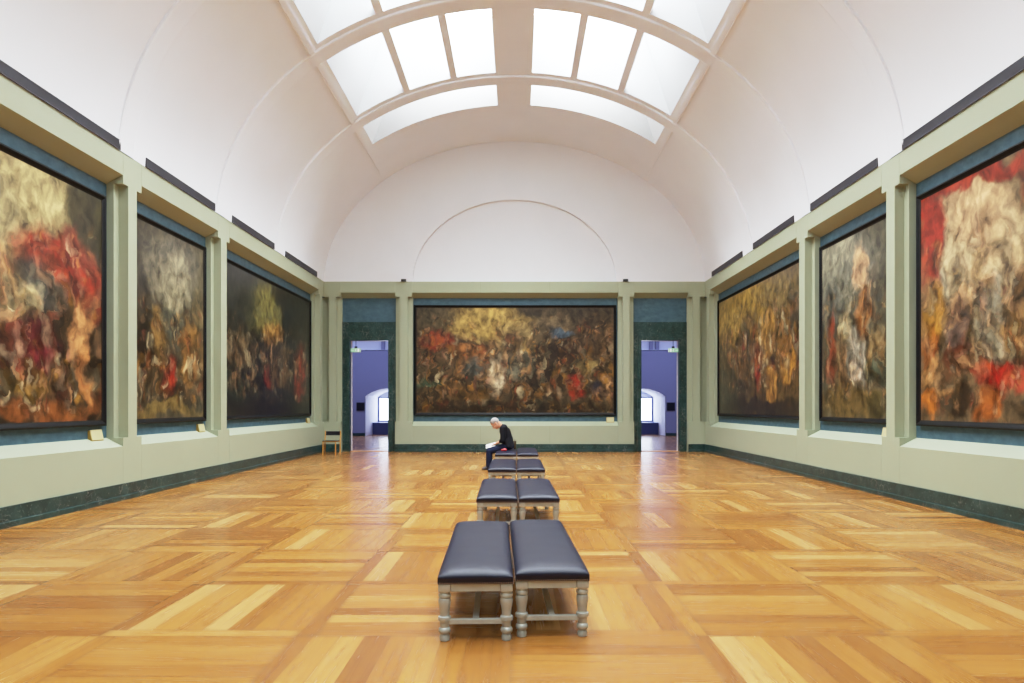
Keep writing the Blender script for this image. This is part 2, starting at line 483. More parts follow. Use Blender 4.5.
for (r0, r1) in RIBS[:-1]:      # each transverse rib: a band standing proud of the vault
    bm = bmesh.new(); 
    ring = []
    for t in full:
        offs = 0.048 * min(1, 0.05 + (min(t, PI - t) - T0) / 0.25)
        ring.append([bm.verts.new(P(t, y, o)) for y, o in ((r0, -0.02), (r0, offs), (r0 + 0.04, offs + .012), (r1 - 0.04, offs + .012), (r1, offs), (r1, -0.02))])
    for a, b in zip(ring, ring[1:]):
        for k in range(5): bm.faces.new((a[k], a[k + 1], b[k + 1], b[k]))
    trim(bm, M['white'])
# raised longitudinal bead beside the skylights
for t0 in (TA - 0.045, PI - TA + 0.025):
    bm = bmesh.new()
    ps = [(t0, -0.01), (t0, 0.04), (t0 + 0.02, 0.04), (t0 + 0.02, -0.01)]
    a = [bm.verts.new(P(t, Y0, o)) for t, o in ps]; b = [bm.verts.new(P(t, 24.4, o)) for t, o in ps]
    for k in range(4): bm.faces.new((a[k], a[(k + 1) % 4], b[(k + 1) % 4], b[k]))
    trim(bm, M['white'])

# skylights
WIN = [0]
def skylight(o0, o1, side, last):
    WIN[0] += 1
    ts = tlist(TA, TB, 16) if side > 0 else tlist(PI - TA, PI - TB, 16)
    ztop = 12.9
    lo = []; 
    xo, xi = P(ts[0], 0)[0], P(ts[-1], 0)[0]
    sgn = 1 if side > 0 else -1
    xo2, xi2 = xo - sgn * 0.95, xi - sgn * 0.02
    y02, y12 = o0 + 0.12, o1 - 0.12
    bm = bmesh.new()
    def top(t, end):
        k = (P(t, 0)[0] - xi) / (xo - xi)
        return (xi2 + (xo2 - xi2) * k, y02 if end == 0 else y12, ztop)
    for end, y in ((0, o0), (1, o1)):
        for a, b in zip(ts, ts[1:]):
            bm.faces.new([bm.verts.new(p) for p in (P(a, y), P(b, y), top(b, end), top(a, end))])
    for t in (ts[0], ts[-1]):
        bm.faces.new([bm.verts.new(p) for p in (P(t, o0), P(t, o1), top(t, 1), top(t, 0))])
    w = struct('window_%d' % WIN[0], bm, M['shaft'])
    bm = bmesh.new()
    bm.faces.new([bm.verts.new(p) for p in (top(ts[0], 0), top(ts[-1], 0), top(ts[-1], 1), top(ts[0], 1))])
    obj('pane', bm, M['laylight_dim' if last else ('laylight' if o0 > 8 else 'laylight_near')], w)
    if not last:
        n0, n1 = ts[0], ts[-1]
        for fr in (0.393, 0.722):
            t = n0 + (n1 - n0) * fr; h = 0.014
            bm = bmesh.new()
            q = [(t - h, 0.0), (t + h, 0.0), (t + h, -0.14), (t - h, -0.14)]
            a = [bm.verts.new(P(x, o0, o)) for x, o in q]; b = [bm.verts.new(P(x, o1, o)) for x, o in q]
            for k in range(4): bm.faces.new((a[k], a[(k + 1) % 4], b[(k + 1) % 4], b[k]))
            obj('mullion', bm, M['white'], w)
for (o0, o1, last) in OPEN:
    for side in (-1, 1): skylight(o0, o1, side, last)

# ------------------------------------------------------------------ slot vents above the side friezes
ORD = {0: 'nearest', 1: 'second nearest', 2: 'third', 3: 'farthest'}
VY = [(9.05, 12.12), (12.96, 15.92), (16.88, 19.8), (20.75, 24.0)]
for nm, f in (('left', fL), ('right', fR)):
    for i, (u0, u1) in enumerate(VY):
        p = f((u0 + u1) / 2, 0, ZF)
        t = thing('slot_vent', 'dark grey slot vent on the %s frieze, %s of four along that wall' % (nm, ORD[i]), 'vent', p, 0, 'slot vents above the friezes')
        g = lambda u, d, z, q=p, ff=f: tuple(Vector(ff(u, d, z)) - Vector(q))
        bm = bmesh.new(); bx(bm, u0, u1, -0.022, 0.06, ZF + 0.004, ZF + 0.175, 0, g); obj('backing', bm, M['vent'], t)
        bm = bmesh.new()
        bx(bm, u0, u1, -0.028, -0.02, ZF + 0.166, ZF + 0.178, 0, g); bx(bm, u0, u1, -0.028, -0.02, ZF + 0.002, ZF + 0.012, 0, g)
        bx(bm, u0, u0 + 0.015, -0.028, -0.02, ZF, ZF + 0.178, 0, g); bx(bm, u1 - 0.015, u1, -0.028, -0.02, ZF, ZF + 0.178, 0, g)
        obj('frame', bm, M['vent_slat'], t)
# small black boxes on the back frieze
for x, w in ((-4.15, 'left'), (3.94, 'right')):
    t = thing('spotlight_box', 'small black box standing on back wall frieze above %s doorway side of centre' % w, 'box', (x, YB + 0.02, ZF))
    bm = bmesh.new(); rbox(bm, -0.09, 0.09, -0.1, -0.005, 0.0, 0.085, 0.01); obj('casing', bm, M['box'], t)
    bm = bmesh.new(); rbox(bm, -0.06, 0.06, -0.108, -0.1, 0.02, 0.07, 0.003); obj('lens', bm, M['black'], t)

# ------------------------------------------------------------------ pictures: generic abstract stand-ins in loose patches of colour
def picture_mat(name, asp, base, blobs, palette, seed, crowd=(0.42, 0.42), amt=0.6, dark=0.92):
    k = NT(name)
    uv = k.n('ShaderNodeUVMap'); uv.uv_map = 'uv'
    met = k.vmath('MULTIPLY', uv.outputs[0], (asp, 1, 1))
    sh = k.vmath('ADD', met, (seed * 3.7, seed * 1.9, seed * 0.77))
    n1 = k.noise(sh, 3.0, 3); n2 = k.noise(sh, 11.0, 4)
    w1 = k.vmath('MULTIPLY', k.vmath('SUBTRACT', n1.outputs[1], (0.5, 0.5, 0.5)), (0.26, 0.26, 0))
    w2 = k.vmath('MULTIPLY', k.vmath('SUBTRACT', n2.outputs[1], (0.5, 0.5, 0.5)), (0.14, 0.14, 0))
    warp = k.vmath('ADD', met, k.vmath('ADD', w1, w2))
    c = base
    for (u, v, ru, rv, col, s) in blobs:
        d = k.vmath('MULTIPLY', k.vmath('SUBTRACT', warp, (u * asp, v, 0)), (1 / (ru * asp), 1 / rv, 0))
        msk = k.mapr(k.vmath('LENGTH', d), 1.15, 0.55, 0.0, s, True)
        c = k.mix(msk, c, rgb(*col))
    # loose brush patches
    vo = k.n('ShaderNodeTexVoronoi', feature='SMOOTH_F1'); vo.inputs['Scale'].default_value = 1.0; vo.inputs['Smoothness'].default_value = 0.12
    k.l(k.vmath('ADD', k.vmath('MULTIPLY', warp, (20, 10, 1)), (seed * 5.3, seed, seed)), vo.inputs['Vector'])
    sc = k.n('ShaderNodeSeparateColor'); k.l(vo.outputs['Color'], sc.inputs[0])
    n = len(palette)
    pal = k.ramp(sc.outputs[0], [(0.12 + 0.76 * i / (n - 1), rgb(*p)) for i, p in enumerate(palette)])
    sx = k.n('ShaderNodeSeparateXYZ'); k.l(uv.outputs[0], sx.inputs[0])
    band = k.mapr(k.math('ABSOLUTE', k.math('SUBTRACT', sx.outputs[1], crowd[0])), crowd[1], crowd[1] * 0.35, 0, 1, True)
    pm = k.mapr(k.noise(sh, 5.5, 2).outputs[0], 0.38, 0.52)
    body = k.mapr(vo.outputs['Distance'], 0.15, 0.62, 1.25, 0.45)
    pal = k.mix(1.0, pal, k.n_rgb(body), 'MULTIPLY')
    c = k.mix(k.math('MULTIPLY', k.math('MULTIPLY', band, pm), amt), c, pal)
    v2 = k.n('ShaderNodeTexVoronoi', feature='SMOOTH_F1'); v2.inputs['Scale'].default_value = 1.0; v2.inputs['Smoothness'].default_value = 0.08
    k.l(k.vmath('ADD', k.vmath('MULTIPLY', warp, (36, 21, 1)), (seed * 2.3, seed * 4.1, seed)), v2.inputs['Vector'])
    s2 = k.n('ShaderNodeSeparateColor'); k.l(v2.outputs['Color'], s2.inputs[0])
    pal2 = k.ramp(s2.outputs[1], [(0.12 + 0.76 * i / (n - 1), rgb(*p)) for i, p in enumerate(palette)])
    pal2 = k.mix(1.0, pal2, k.n_rgb(k.mapr(v2.outputs['Distance'], 0.1, 0.6, 1.3, 0.4)), 'MULTIPLY')
    pm2 = k.mapr(k.noise(sh, 8.5, 2).outputs[0], 0.50, 0.60)
    wide = k.mapr(k.math('ABSOLUTE', k.math('SUBTRACT', sx.outputs[1], crowd[0])), crowd[1] * 1.35, crowd[1] * 0.8, 0, 0.5, True)
    c = k.mix(k.math('MULTIPLY', wide, pm2), c, pal2)
    # light and dark modelling
    fold = k.noise(k.vmath('MULTIPLY', k.vmath('ADD', met, k.vmath('MULTIPLY', k.vmath('ADD', w1, w2), (0.6, 0.6, 0))), (1.5, 1, 1)), 11.0, 4, 0.55, 0.2)
    c = k.mix(1.0, c, k.ramp(fold.outputs[0], [(0.30, (0.16, 0.14, 0.13, 1)), (0.5, (0.75, 0.73, 0.69, 1)), (0.68, (1.4, 1.36, 1.28, 1))]), 'MULTIPLY')
    c = k.mix(1.0, c, (dark, dark, dark, 1), 'MULTIPLY')
    fine = k.noise(met, 160, 2)
    k.bsdf(c, 0.30, 0, 0.45, k.bump(fine.outputs[0], 0.05, 0.002)); return k.m

FL, OC, CR, RD, BR, DK, GR, SK = (208, 160, 112), (176, 128, 56), (214, 198, 156), (146, 42, 28), (92, 60, 34), (30, 24, 20), (118, 116, 98), (90, 100, 104)
PICS = {}
PICS['l1'] = (rgb(52, 40, 28), [(.25, .9, .6, .3, (196, 178, 126), 1), (.1, .72, .3, .2, (176, 162, 120), .9), (.85, .88, .22, .2, (64, 60, 40), .9), (.62, .68, .36, .14, (158, 52, 32), 1), (.82, .58, .14, .16, (152, 48, 30), .95),
    (.12, .58, .18, .12, FL, .9), (.46, .52, .14, .12, (92, 96, 88), .9), (.3, .44, .16, .12, (206, 186, 136), .9), (.36, .3, .26, .12, (112, 40, 46), .95), (.78, .4, .11, .16, (204, 148, 96), .95), (.84, .2, .07, .16, (190, 128, 76), .9), (.05, .4, .1, .14, (150, 120, 60), .8), (.35, .16, .2, .06, (150, 118, 52), .8), (.4, .05, .7, .06, (142, 84, 42), .85)],
    [DK, BR, FL, RD, CR, BR, OC], 1.0, (.4, .4), .45)
PICS['l2'] = (rgb(84, 76, 58), [(.5, .8, .6, .25, (112, 106, 88), .9), (.55, .72, .24, .22, (154, 146, 118), .9), (.06, .6, .14, .4, (54, 48, 38), .8), (.5, .5, .2, .14, (74, 78, 66), .8), (.94, .5, .12, .4, (112, 98, 66), .7), (.28, .4, .13, .2, (128, 100, 56), .9), (.48, .22, .12, .12, (150, 38, 28), .9), (.75, .35, .14, .22, (166, 122, 62), .8), (.1, .35, .12, .2, DK, .8), (.6, .1, .3, .08, DK, .7), (.4, .05, .7, .05, (128, 108, 62), .9)],
    [DK, BR, FL, DK, OC, RD, CR], 2.0, (.32, .26), .6)
PICS['l3'] = (rgb(40, 38, 30), [(.4, .78, .2, .22, (146, 138, 78), .9), (.48, .62, .14, .12, (190, 140, 76), .8), (.1, .8, .25, .3, (50, 50, 42), .8), (.85, .35, .09, .28, (158, 54, 34), .95), (.15, .45, .18, .14, (150, 124, 86), .6), (.6, .4, .22, .16, (140, 112, 74), .6), (.42, .3, .05, .1, (160, 44, 30), .9), (.1, .2, .12, .2, (28, 40, 32), .7), (.5, .05, .7, .08, (34, 28, 24), .9)],
    [DK, (44, 40, 32), FL, DK, CR, BR, DK], 3.0, (.40, .26), .75, .75)
PICS['b'] = (rgb(70, 58, 42), [(.35, .86, .24, .2, (190, 160, 92), .95), (.5, .7, .12, .2, (160, 138, 92), .8), (.1, .9, .14, .14, (88, 78, 56), .8), (.1, .68, .1, .12, (150, 56, 34), .95), (.26, .55, .12, .1, (178, 118, 66), .85), (.3, .42, .12, .1, (92, 98, 92), .9), (.12, .45, .14, .1, (88, 72, 50), .8), (.09, .28, .12, .05, (70, 96, 74), .9), (.4, .36, .055, .2, (216, 200, 168), 1), (.53, .45, .1, .16, (112, 112, 96), .8), (.48, .66, .06, .12, (60, 44, 38), .8), (.68, .86, .12, .1, (118, 102, 76), .9), (.72, .75, .07, .06, (84, 108, 128), .8), (.88, .7, .1, .3, (76, 60, 44), .9), (.98, .5, .04, .5, (104, 80, 50), .9), (.74, .58, .09, .14, (60, 38, 30), .8), (.66, .32, .08, .2, (30, 26, 26), .95), (.82, .26, .05, .13, (156, 42, 28), 1), (.88, .42, .07, .08, (170, 150, 96), .85), (.94, .22, .05, .1, (34, 40, 62), .8), (.25, .2, .14, .1, (92, 68, 36), .9), (.5, .04, .7, .08, (40, 30, 22), .9), (.55, .22, .06, .06, (120, 92, 60), .7)],
    [DK, BR, FL, DK, CR, RD, OC], 4.0, (.42, .44), .55)
PICS['r3'] = (rgb(92, 72, 40), [(.4, .85, .6, .22, (168, 136, 66), .9), (.15, .72, .2, .16, (184, 150, 80), .9), (.75, .85, .22, .2, (122, 104, 68), .8), (.45, .62, .14, .16, (76, 76, 72), .7), (.62, .58, .14, .2, (186, 142, 78), .8), (.95, .6, .1, .3, (72, 62, 50), .8), (.55, .38, .06, .2, (166, 56, 30), .8), (.85, .38, .1, .18, (196, 140, 60), .8), (.7, .22, .05, .16, (200, 146, 70), .8), (.2, .22, .28, .18, (66, 62, 46), .95), (.5, .05, .7, .09, (52, 40, 28), .95)],
    [BR, OC, FL, DK, OC, RD, CR], 5.0, (.52, .32), .6, .85)
PICS['r2'] = (rgb(84, 80, 64), [(.35, .8, .6, .25, (128, 126, 108), .9), (.2, .95, .4, .12, (166, 162, 136), .8), (.15, .62, .25, .16, (88, 88, 82), .8), (.62, .78, .12, .14, (206, 164, 122), .95), (.82, .68, .1, .14, (96, 86, 72), .8), (.68, .56, .13, .13, (168, 104, 44), .9), (.42, .5, .1, .12, (190, 176, 136), .85), (.55, .32, .17, .18, (206, 198, 178), .95), (.17, .4, .09, .22, (142, 64, 40), .9), (.3, .3, .1, .2, (112, 88, 58), .8), (.9, .4, .16, .08, (176, 146, 96), .7), (.85, .27, .25, .08, (56, 76, 58), .9), (.4, .08, .7, .12, (108, 88, 48), .9), (.85, .08, .2, .08, (78, 70, 40), .8)],
    [GR, BR, FL, DK, CR, OC, BR], 6.0, (.4, .3), .45)
PICS['r1'] = (rgb(110, 92, 66), [(.5, .72, .42, .26, (206, 182, 140), 1), (.5, .84, .3, .14, (216, 176, 132), .9), (.2, .55, .14, .12, (150, 142, 122), .8), (.1, .78, .14, .24, (160, 50, 34), 1), (.4, .97, .7, .05, (160, 52, 32), .95), (.93, .9, .1, .14, (140, 60, 36), .7), (.14, .47, .13, .14, (188, 136, 54), .95), (.1, .34, .1, .12, (172, 98, 42), .9), (.36, .38, .1, .16, (108, 88, 78), .9), (.6, .4, .13, .2, (158, 152, 130), .95), (.56, .54, .05, .04, (230, 190, 150), .9), (.88, .54, .12, .16, (40, 38, 40), .9), (.9, .35, .12, .12, (132, 104, 54), .8), (.7, .17, .3, .08, (176, 36, 26), 1), (.1, .22, .12, .08, (200, 150, 92), .9), (.35, .22, .12, .08, (92, 44, 26), .9), (.12, .07, .15, .07, (200, 118, 46), .95), (.6, .05, .13, .08, (168, 92, 36), .9), (.35, .05, .1, .08, (44, 30, 20), .9), (.95, .05, .1, .08, (38, 26, 18), .8)],
    [BR, FL, RD, CR, DK, OC, FL], 7.0, (.42, .4), .45)

FZ0, FZ1 = 1.33, 5.40
def framed_picture(f, u0, u1, key, flip, label):
    w = 0.10; p = f((u0 + u1) / 2, DP, FZ0)
    t = thing('framed_painting', label, 'painting', p, 0, 'large framed paintings around the hall')
    g = lambda u, d, z: tuple(Vector(f(u, d, z)) - Vector(p))
    # moulded frame: mitred sweep of a profile
    prof = [(0.0, 0.0), (0.0, -0.075), (0.03, -0.09), (0.055, -0.075), (0.075, -0.06), (w, -0.05), (w, 0.0)]
    bm = bmesh.new(); rings = []
    for (cu, cz, su, sz) in ((u0, FZ0, 1, 1), (u1, FZ0, -1, 1), (u1, FZ1, -1, -1), (u0, FZ1, 1, -1)):
        rings.append([bm.verts.new(g(cu + su * a, DP + d, cz + sz * a)) for a, d in prof])
    for i in range(4):
        A_, B_ = rings[i], rings[(i + 1) % 4]
        for k in range(len(prof) - 1):
            fc = bm.faces.new((A_[k], A_[k + 1], B_[k + 1], B_[k])); fc.material_index = 1 if k >= 4 else 0
    obj('frame', bm, [M['frame'], M['frame_in']], t)
    base, blobs, pal, seed, crowd, amt = PICS[key][:6]
    dk = PICS[key][6] if len(PICS[key]) > 6 else 0.92
    mat = picture_mat('canvas_paint_' + key, (u1 - u0 - 2 * w) / (FZ1 - FZ0 - 2 * w), base, blobs, pal, seed, crowd, amt, dk)
    bm = bmesh.new(); uvl = bm.loops.layers.uv.new('uv')
    a0, a1, c0, c1 = u0 + w - 0.005, u1 - w + 0.005, FZ0 + w - 0.005, FZ1 - w + 0.005
    _, fs = bx(bm, a0, a1, DP - 0.045, DP - 0.004, c0, c1, 0)
    for fc in bm.faces:
        for lp in fc.loops:
            q = (lp.vert.co.x - a0) / (a1 - a0)
            lp[uvl].uv = (1 - q if flip else q, (lp.vert.co.z - c0) / (c1 - c0))
    for v in bm.verts: v.co = g(*v.co)
    obj('canvas', bm, mat, t)
    # caption wedge on the sill, at the viewer's right
def caption(f, u0, u1, label):
    p = f((u0 + u1) / 2, DP, ZD2)
    h = (u1 - u0) / 2
    g = lambda u, d, z: tuple(Vector(f(u + (u0 + u1) / 2, d + DP, z + ZD2)) - Vector(p))
    t = thing('caption_plaque', label, 'plaque', p, 0, 'caption plaques under the paintings')
    bm = bmesh.new(); extrude_profile(bm, [(-0.075, -0.036), (-0.07, -0.02), (-0.035, 0.15), (-0.004, 0.15), (-0.004, 0.0)], -h, h, g); obj('stand', bm, M['plaque_side'], t)
    bm = bmesh.new(); extrude_profile(bm, [(-0.074, -0.02), (-0.079, -0.018), (-0.043, 0.156), (-0.036, 0.154)], -h + 0.01, h - 0.01, g); obj('caption_face', bm, M['plaque'], t)
framed_picture(fL, 9.07, 12.12, 'l1', False, 'black framed upright painting with a large red swath, nearest on the left wall')
framed_picture(fL, 12.95, 16.01, 'l2', False, 'narrow-looking brownish grey painting, middle one on the left wall')
framed_picture(fL, 16.88, 24.15, 'l3', False, 'very dark wide painting at far end of the left wall')
framed_picture(fB, -3.82, 3.64, 'b', False, 'wide painting on the end wall between the two marble doorways')
framed_picture(fR, 16.88, 24.15, 'r3', True, 'ochre and brown wide painting at far end of the right wall')
framed_picture(fR, 12.95, 16.01, 'r2', True, 'grey upright painting with pale centre, middle one on the right wall')
framed_picture(fR, 9.07, 12.12, 'r1', True, 'upright painting with red borders and cream cloud, nearest on the right wall')
caption(fL, 11.70, 12.04, 'cream caption plaque below the nearest left-wall painting')
caption(fL, 15.66, 15.96, 'cream caption plaque below the middle left-wall painting')
caption(fL, 23.75, 24.05, 'cream caption plaque below the far dark left-wall painting')
caption(fB, 3.28, 3.56, 'cream caption plaque below right end of the end wall painting')
caption(fR, 13.0, 13.28, 'cream caption plaque below the middle right-wall painting')

# ------------------------------------------------------------------ benches
BW, BL = 0.53, 2.19
LEGP = [(0.026, 0.0), (0.034, 0.004), (0.036, 0.03), (0.030, 0.045), (0.028, 0.05), (0.040, 0.06), (0.043, 0.075), (0.040, 0.09), (0.030, 0.098), (0.033, 0.105), (0.034, 0.125), (0.033, 0.14), (0.045, 0.146), (0.047, 0.16), (0.045, 0.174), (0.034, 0.18), (0.033, 0.19), (0.036, 0.22), (0.043, 0.262), (0.045, 0.285), (0.042, 0.302), (0.034, 0.308), (0.043, 0.314), (0.045, 0.325), (0.043, 0.336), (0.036, 0.34), (0.036, 0.358)]
def make_bench():
    t = thing('bench', '', 'bench')
    bm = bmesh.new(); nu, nv = 25, 49
    grid = []
    def up(i, n, s):     # denser towards the edges
        x = -1 + 2 * i / (n - 1); return math.copysign(1 - (1 - abs(x)) ** s, x)
    for j in range(nv):
        row = []
        for i in range(nu):
            u, v = up(i, nu, 1.8), up(j, nv, 2.6)
            hu = max(0, 1 - abs(u) ** 6) ** 0.45; hv = max(0, 1 - abs(v) ** 18) ** 0.45
            z = 0.460 + 0.048 * hu * hv + 0.012 * (1 - u * u) * (1 - v ** 6)
            z += 0.0022 * noise.noise(Vector((u * 2, v * 6, 3.3)))
            row.append(bm.verts.new((u * (BW / 2 + 0.004), v * (BL / 2 + 0.006), z)))
        grid.append(row)
    for j in range(nv - 1):
        for i in range(nu - 1): bm.faces.new((grid[j][i], grid[j][i + 1], grid[j + 1][i + 1], grid[j + 1][i]))
    rim = [grid[0][i] for i in range(nu)] + [grid[j][-1] for j in range(1, nv)] + [grid[-1][i] for i in range(nu - 2, -1, -1)] + [grid[j][0] for j in range(nv - 2, 0, -1)]
    low = [bm.verts.new((v.co.x, v.co.y, 0.414)) for v in rim]
    n = len(rim)
    for k in range(n): bm.faces.new((rim[k], rim[(k + 1) % n], low[(k + 1) % n], low[k]))
    bm.faces.new(low)
    obj('cushion', bm, M['leather'], t, True)
    # nailhead border
    bm = bmesh.new()
    hx, hy = BW / 2 + 0.004, BL / 2 + 0.006
    def nail(x, y):
        bmesh.ops.create_icosphere(bm, subdivisions=1, radius=0.0055, matrix=Matrix.Translation((x, y, 0.420)))
    for k in range(33):
        x = -hx + 2 * hx * k / 32
        nail(x, -hy); nail(x, hy)
    for k in range(1, 130):
        y = -hy + 2 * hy * k / 130
        nail(-hx, y); nail(hx, y)
    obj('nailhead_border', bm, M['nail'], t, True)
    bm = bmesh.new()
    lw = 0.086; ex, ey = BW / 2, BL / 2
    for s in (-1, 1):
        rbox(bm, -ex + lw + 0.003, ex - lw - 0.003, min(s * (ey - 0.008), s * (ey - 0.03)), max(s * (ey - 0.008), s * (ey - 0.03)), 0.358, 0.4135, 0.003)
        rbox(bm, min(s * (ex - 0.006), s * (ex - 0.026)), max(s * (ex - 0.006), s * (ex - 0.026)), -ey + lw, ey - lw, 0.358, 0.414, 0.003)
    rbox(bm, -ex + 0.03, ex - 0.03, -ey + 0.03, ey - 0.03, 0.40, 0.4135, 0.002)
    obj('apron', bm, M['bench'], t)
    for sx in (-1, 1):
        for sy in (-1, 1):
            bm = bmesh.new(); cx, cy = sx * (ex - lw / 2), sy * (ey - lw / 2)
            rbox(bm, cx - lw / 2, cx + lw / 2, cy - lw / 2, cy + lw / 2, 0.356, 0.414, 0.004)
            lathe(bm, LEGP, cx, cy, 24)
            o = obj('leg', bm, M['bench'], t, True)
            m = o.modifiers.new('edges', 'EDGE_SPLIT'); m.split_angle = math.radians(40)
    bm = bmesh.new()
    for s in (-1, 1):
        cy = s * (ey - lw / 2); rbox(bm, -ex + lw * 0.6, ex - lw * 0.6, cy - 0.017, cy + 0.017, 0.118, 0.156, 0.004)
    rbox(bm, -0.022, 0.022, -(ey - lw / 2) + 0.017, (ey - lw / 2) - 0.017, 0.118, 0.154, 0.004)
    obj('stretcher', bm, M['bench'], t)
    return t
proto = make_bench()
PAIRS = [(-0.022, 4.865, 1.7), (0.008, 8.95, 0.9), (-0.02, 13.0, 0.2), (-0.02, 17.07, 0.0)]
PN = ['nearest pair', 'second pair from the camera', 'third pair from the camera', 'farthest pair']
for i, (cx, y, a) in enumerate(PAIRS):
    for s in (-1, 1):
        b = proto if (i == 0 and s == -1) else copy_tree(proto)
        r = math.radians(a); half = 0.2775
        dx, dy = s * half, BL / 2 + (0.07 if (i == 0 and s > 0) else 0)
        b.location = (cx + dx * math.cos(r) - dy * math.sin(r), y + dx * math.sin(r) + dy * math.cos(r), 0)
        b.rotation_euler = (0, 0, r)
        extra = ', under the seated reader' if (i == 3 and s < 0) else ''
        b['label'] = 'navy leather bench with silver legs, %s one of the %s%s' % ('left' if s < 0 else 'right', PN[i], extra)
        b['group'] = 'upholstered benches in a row of pairs'

# ------------------------------------------------------------------ guard's chair in the left corner
t = thing('wooden_chair', 'pale wooden chair with black backrest standing in left corner beside doorway', 'chair', (-6.43, 23.3, 0))
for s in (-1, 1):
    bm = bmesh.new(); tube(bm, [(s * 0.215, 0.02, 0), (s * 0.215, 0.02, 0.47)], 0.018, 10); obj('leg', bm, M['beech'], t)
    bm = bmesh.new(); tube(bm, [(s * 0.262, 0.44, 0), (s * 0.262, 0.44, 0.45), (s * 0.262, 0.47, 0.65), (s * 0.262, 0.50, 0.82)], 0.018, 10); obj('rear_post', bm, M['beech'], t)
bm = bmesh.new(); rbox(bm, -0.245, 0.245, -0.01, 0.45, 0.472, 0.492, 0.008); obj('seat', bm, M['black'], t)
bm = bmesh.new()
rbox(bm, -0.2, 0.2, 0.010, 0.030, 0.442, 0.471, 0.004); rbox(bm, -0.25, 0.25, 0.43, 0.452, 0.442, 0.471, 0.004)
for s in (-1, 1): rbox(bm, s * 0.22 - 0.012, s * 0.22 + 0.012, 0.02, 0.45, 0.442, 0.471, 0.004)
obj('rail', bm, M['beech'], t)
bm = bmesh.new()
for k in range(8):
    x0, x1 = -0.256 + 0.064 * k, -0.256 + 0.064 * (k + 1)
    c0, c1 = 0.02 * (1 - (x0 / .256) ** 2), 0.02 * (1 - (x1 / .256) ** 2)
    vv = [bm.verts.new(p) for p in ((x0, .465 + c0, .66), (x1, .465 + c1, .66), (x1, .49 + c1, .80), (x0, .49 + c0, .80), (x0, .483 + c0, .66), (x1, .483 + c1, .66), (x1, .508 + c1, .80), (x0, .508 + c0, .80))]
    for q in ((0, 1, 2, 3), (4, 7, 6, 5), (0, 4, 5, 1), (3, 2, 6, 7)): bm.faces.new([vv[i] for i in q])
bmesh.ops.remove_doubles(bm, verts=bm.verts, dist=1e-4)
obj('backrest', bm, M['black'], t)

# ------------------------------------------------------------------ exit signs in the doorways
M['exit_face'] = None
k = NT('exit_sign_face'); e = k.n('ShaderNodeEmission'); e.inputs[0].default_value = (0.55, 1.0, 0.62, 1); e.inputs[1].default_value = 0.6
k.l(e.outputs[0], k.out.inputs[0]); M['exit_face'] = k.m
M['exit_white'] = emit('exit_sign_white', (1, 1, 0.97, 1), 0.95)
for n, (x, w) in enumerate(((-5.99, 'left'), (5.77, 'right'))):
    y = YB + 0.36
    t = thing('exit_sign', 'lit pale green exit sign hanging in the %s marble doorway' % w, 'sign', (x, y, 3.67), 0, 'exit signs in the doorways')
    bm = bmesh.new(); rbox(bm, -0.185, 0.185, 0, 0.05, 0, 0.15, 0.006); obj('housing', bm, M['jamb'], t)
    bm = bmesh.new(); bx(bm, -0.178, 0.178, -0.006, 0.001, 0.006, 0.144); obj('sign_face', bm, M['exit_face'], t)
    bm = bmesh.new()     # running figure, arrow and doorway in white
    s = 1 if n == 0 else -1
    bx(bm, s * 0.10 - 0.035, s * 0.10 + 0.035, -0.010, -0.005, 0.02, 0.13)
    ball(bm, (0.01, -0.008, 0.118), (0.011, 0.003, 0.011), 2)
    for p, q in (((0.008, 0.10), (0.0, 0.065)), ((0.0, 0.065), (0.02, 0.04)), ((0.02, 0.04), (0.012, 0.018)), ((0.0, 0.065), (-0.018, 0.045)), ((-0.018, 0.045), (-0.04, 0.045)), ((0.008, 0.098), (0.03, 0.082)), ((0.008, 0.098), (-0.018, 0.085))):
        tube(bm, [(p[0], -0.008, p[1]), (q[0], -0.008, q[1])], 0.006, 6)
    tube(bm, [(-s * 0.15, -0.008, 0.075), (-s * 0.07, -0.008, 0.075)], 0.006, 6)
    tube(bm, [(-s * 0.125, -0.008, 0.1), (-s * 0.15, -0.008, 0.075), (-s * 0.125, -0.008, 0.05)], 0.006, 6)
    obj('pictogram', bm, M['exit_white'], t)
    bm = bmesh.new(); rbox(bm, -0.05, 0.05, 0.012, 0.05, 0.15, 0.22, 0.004); obj('hanger', bm, M['box'], t)
    bm = bmesh.new(); tube(bm, [(0, 0.03, 0.22), (0, 0.03, DH - 3.67)], 0.012, 8); obj('rod', bm, M['box'], t)

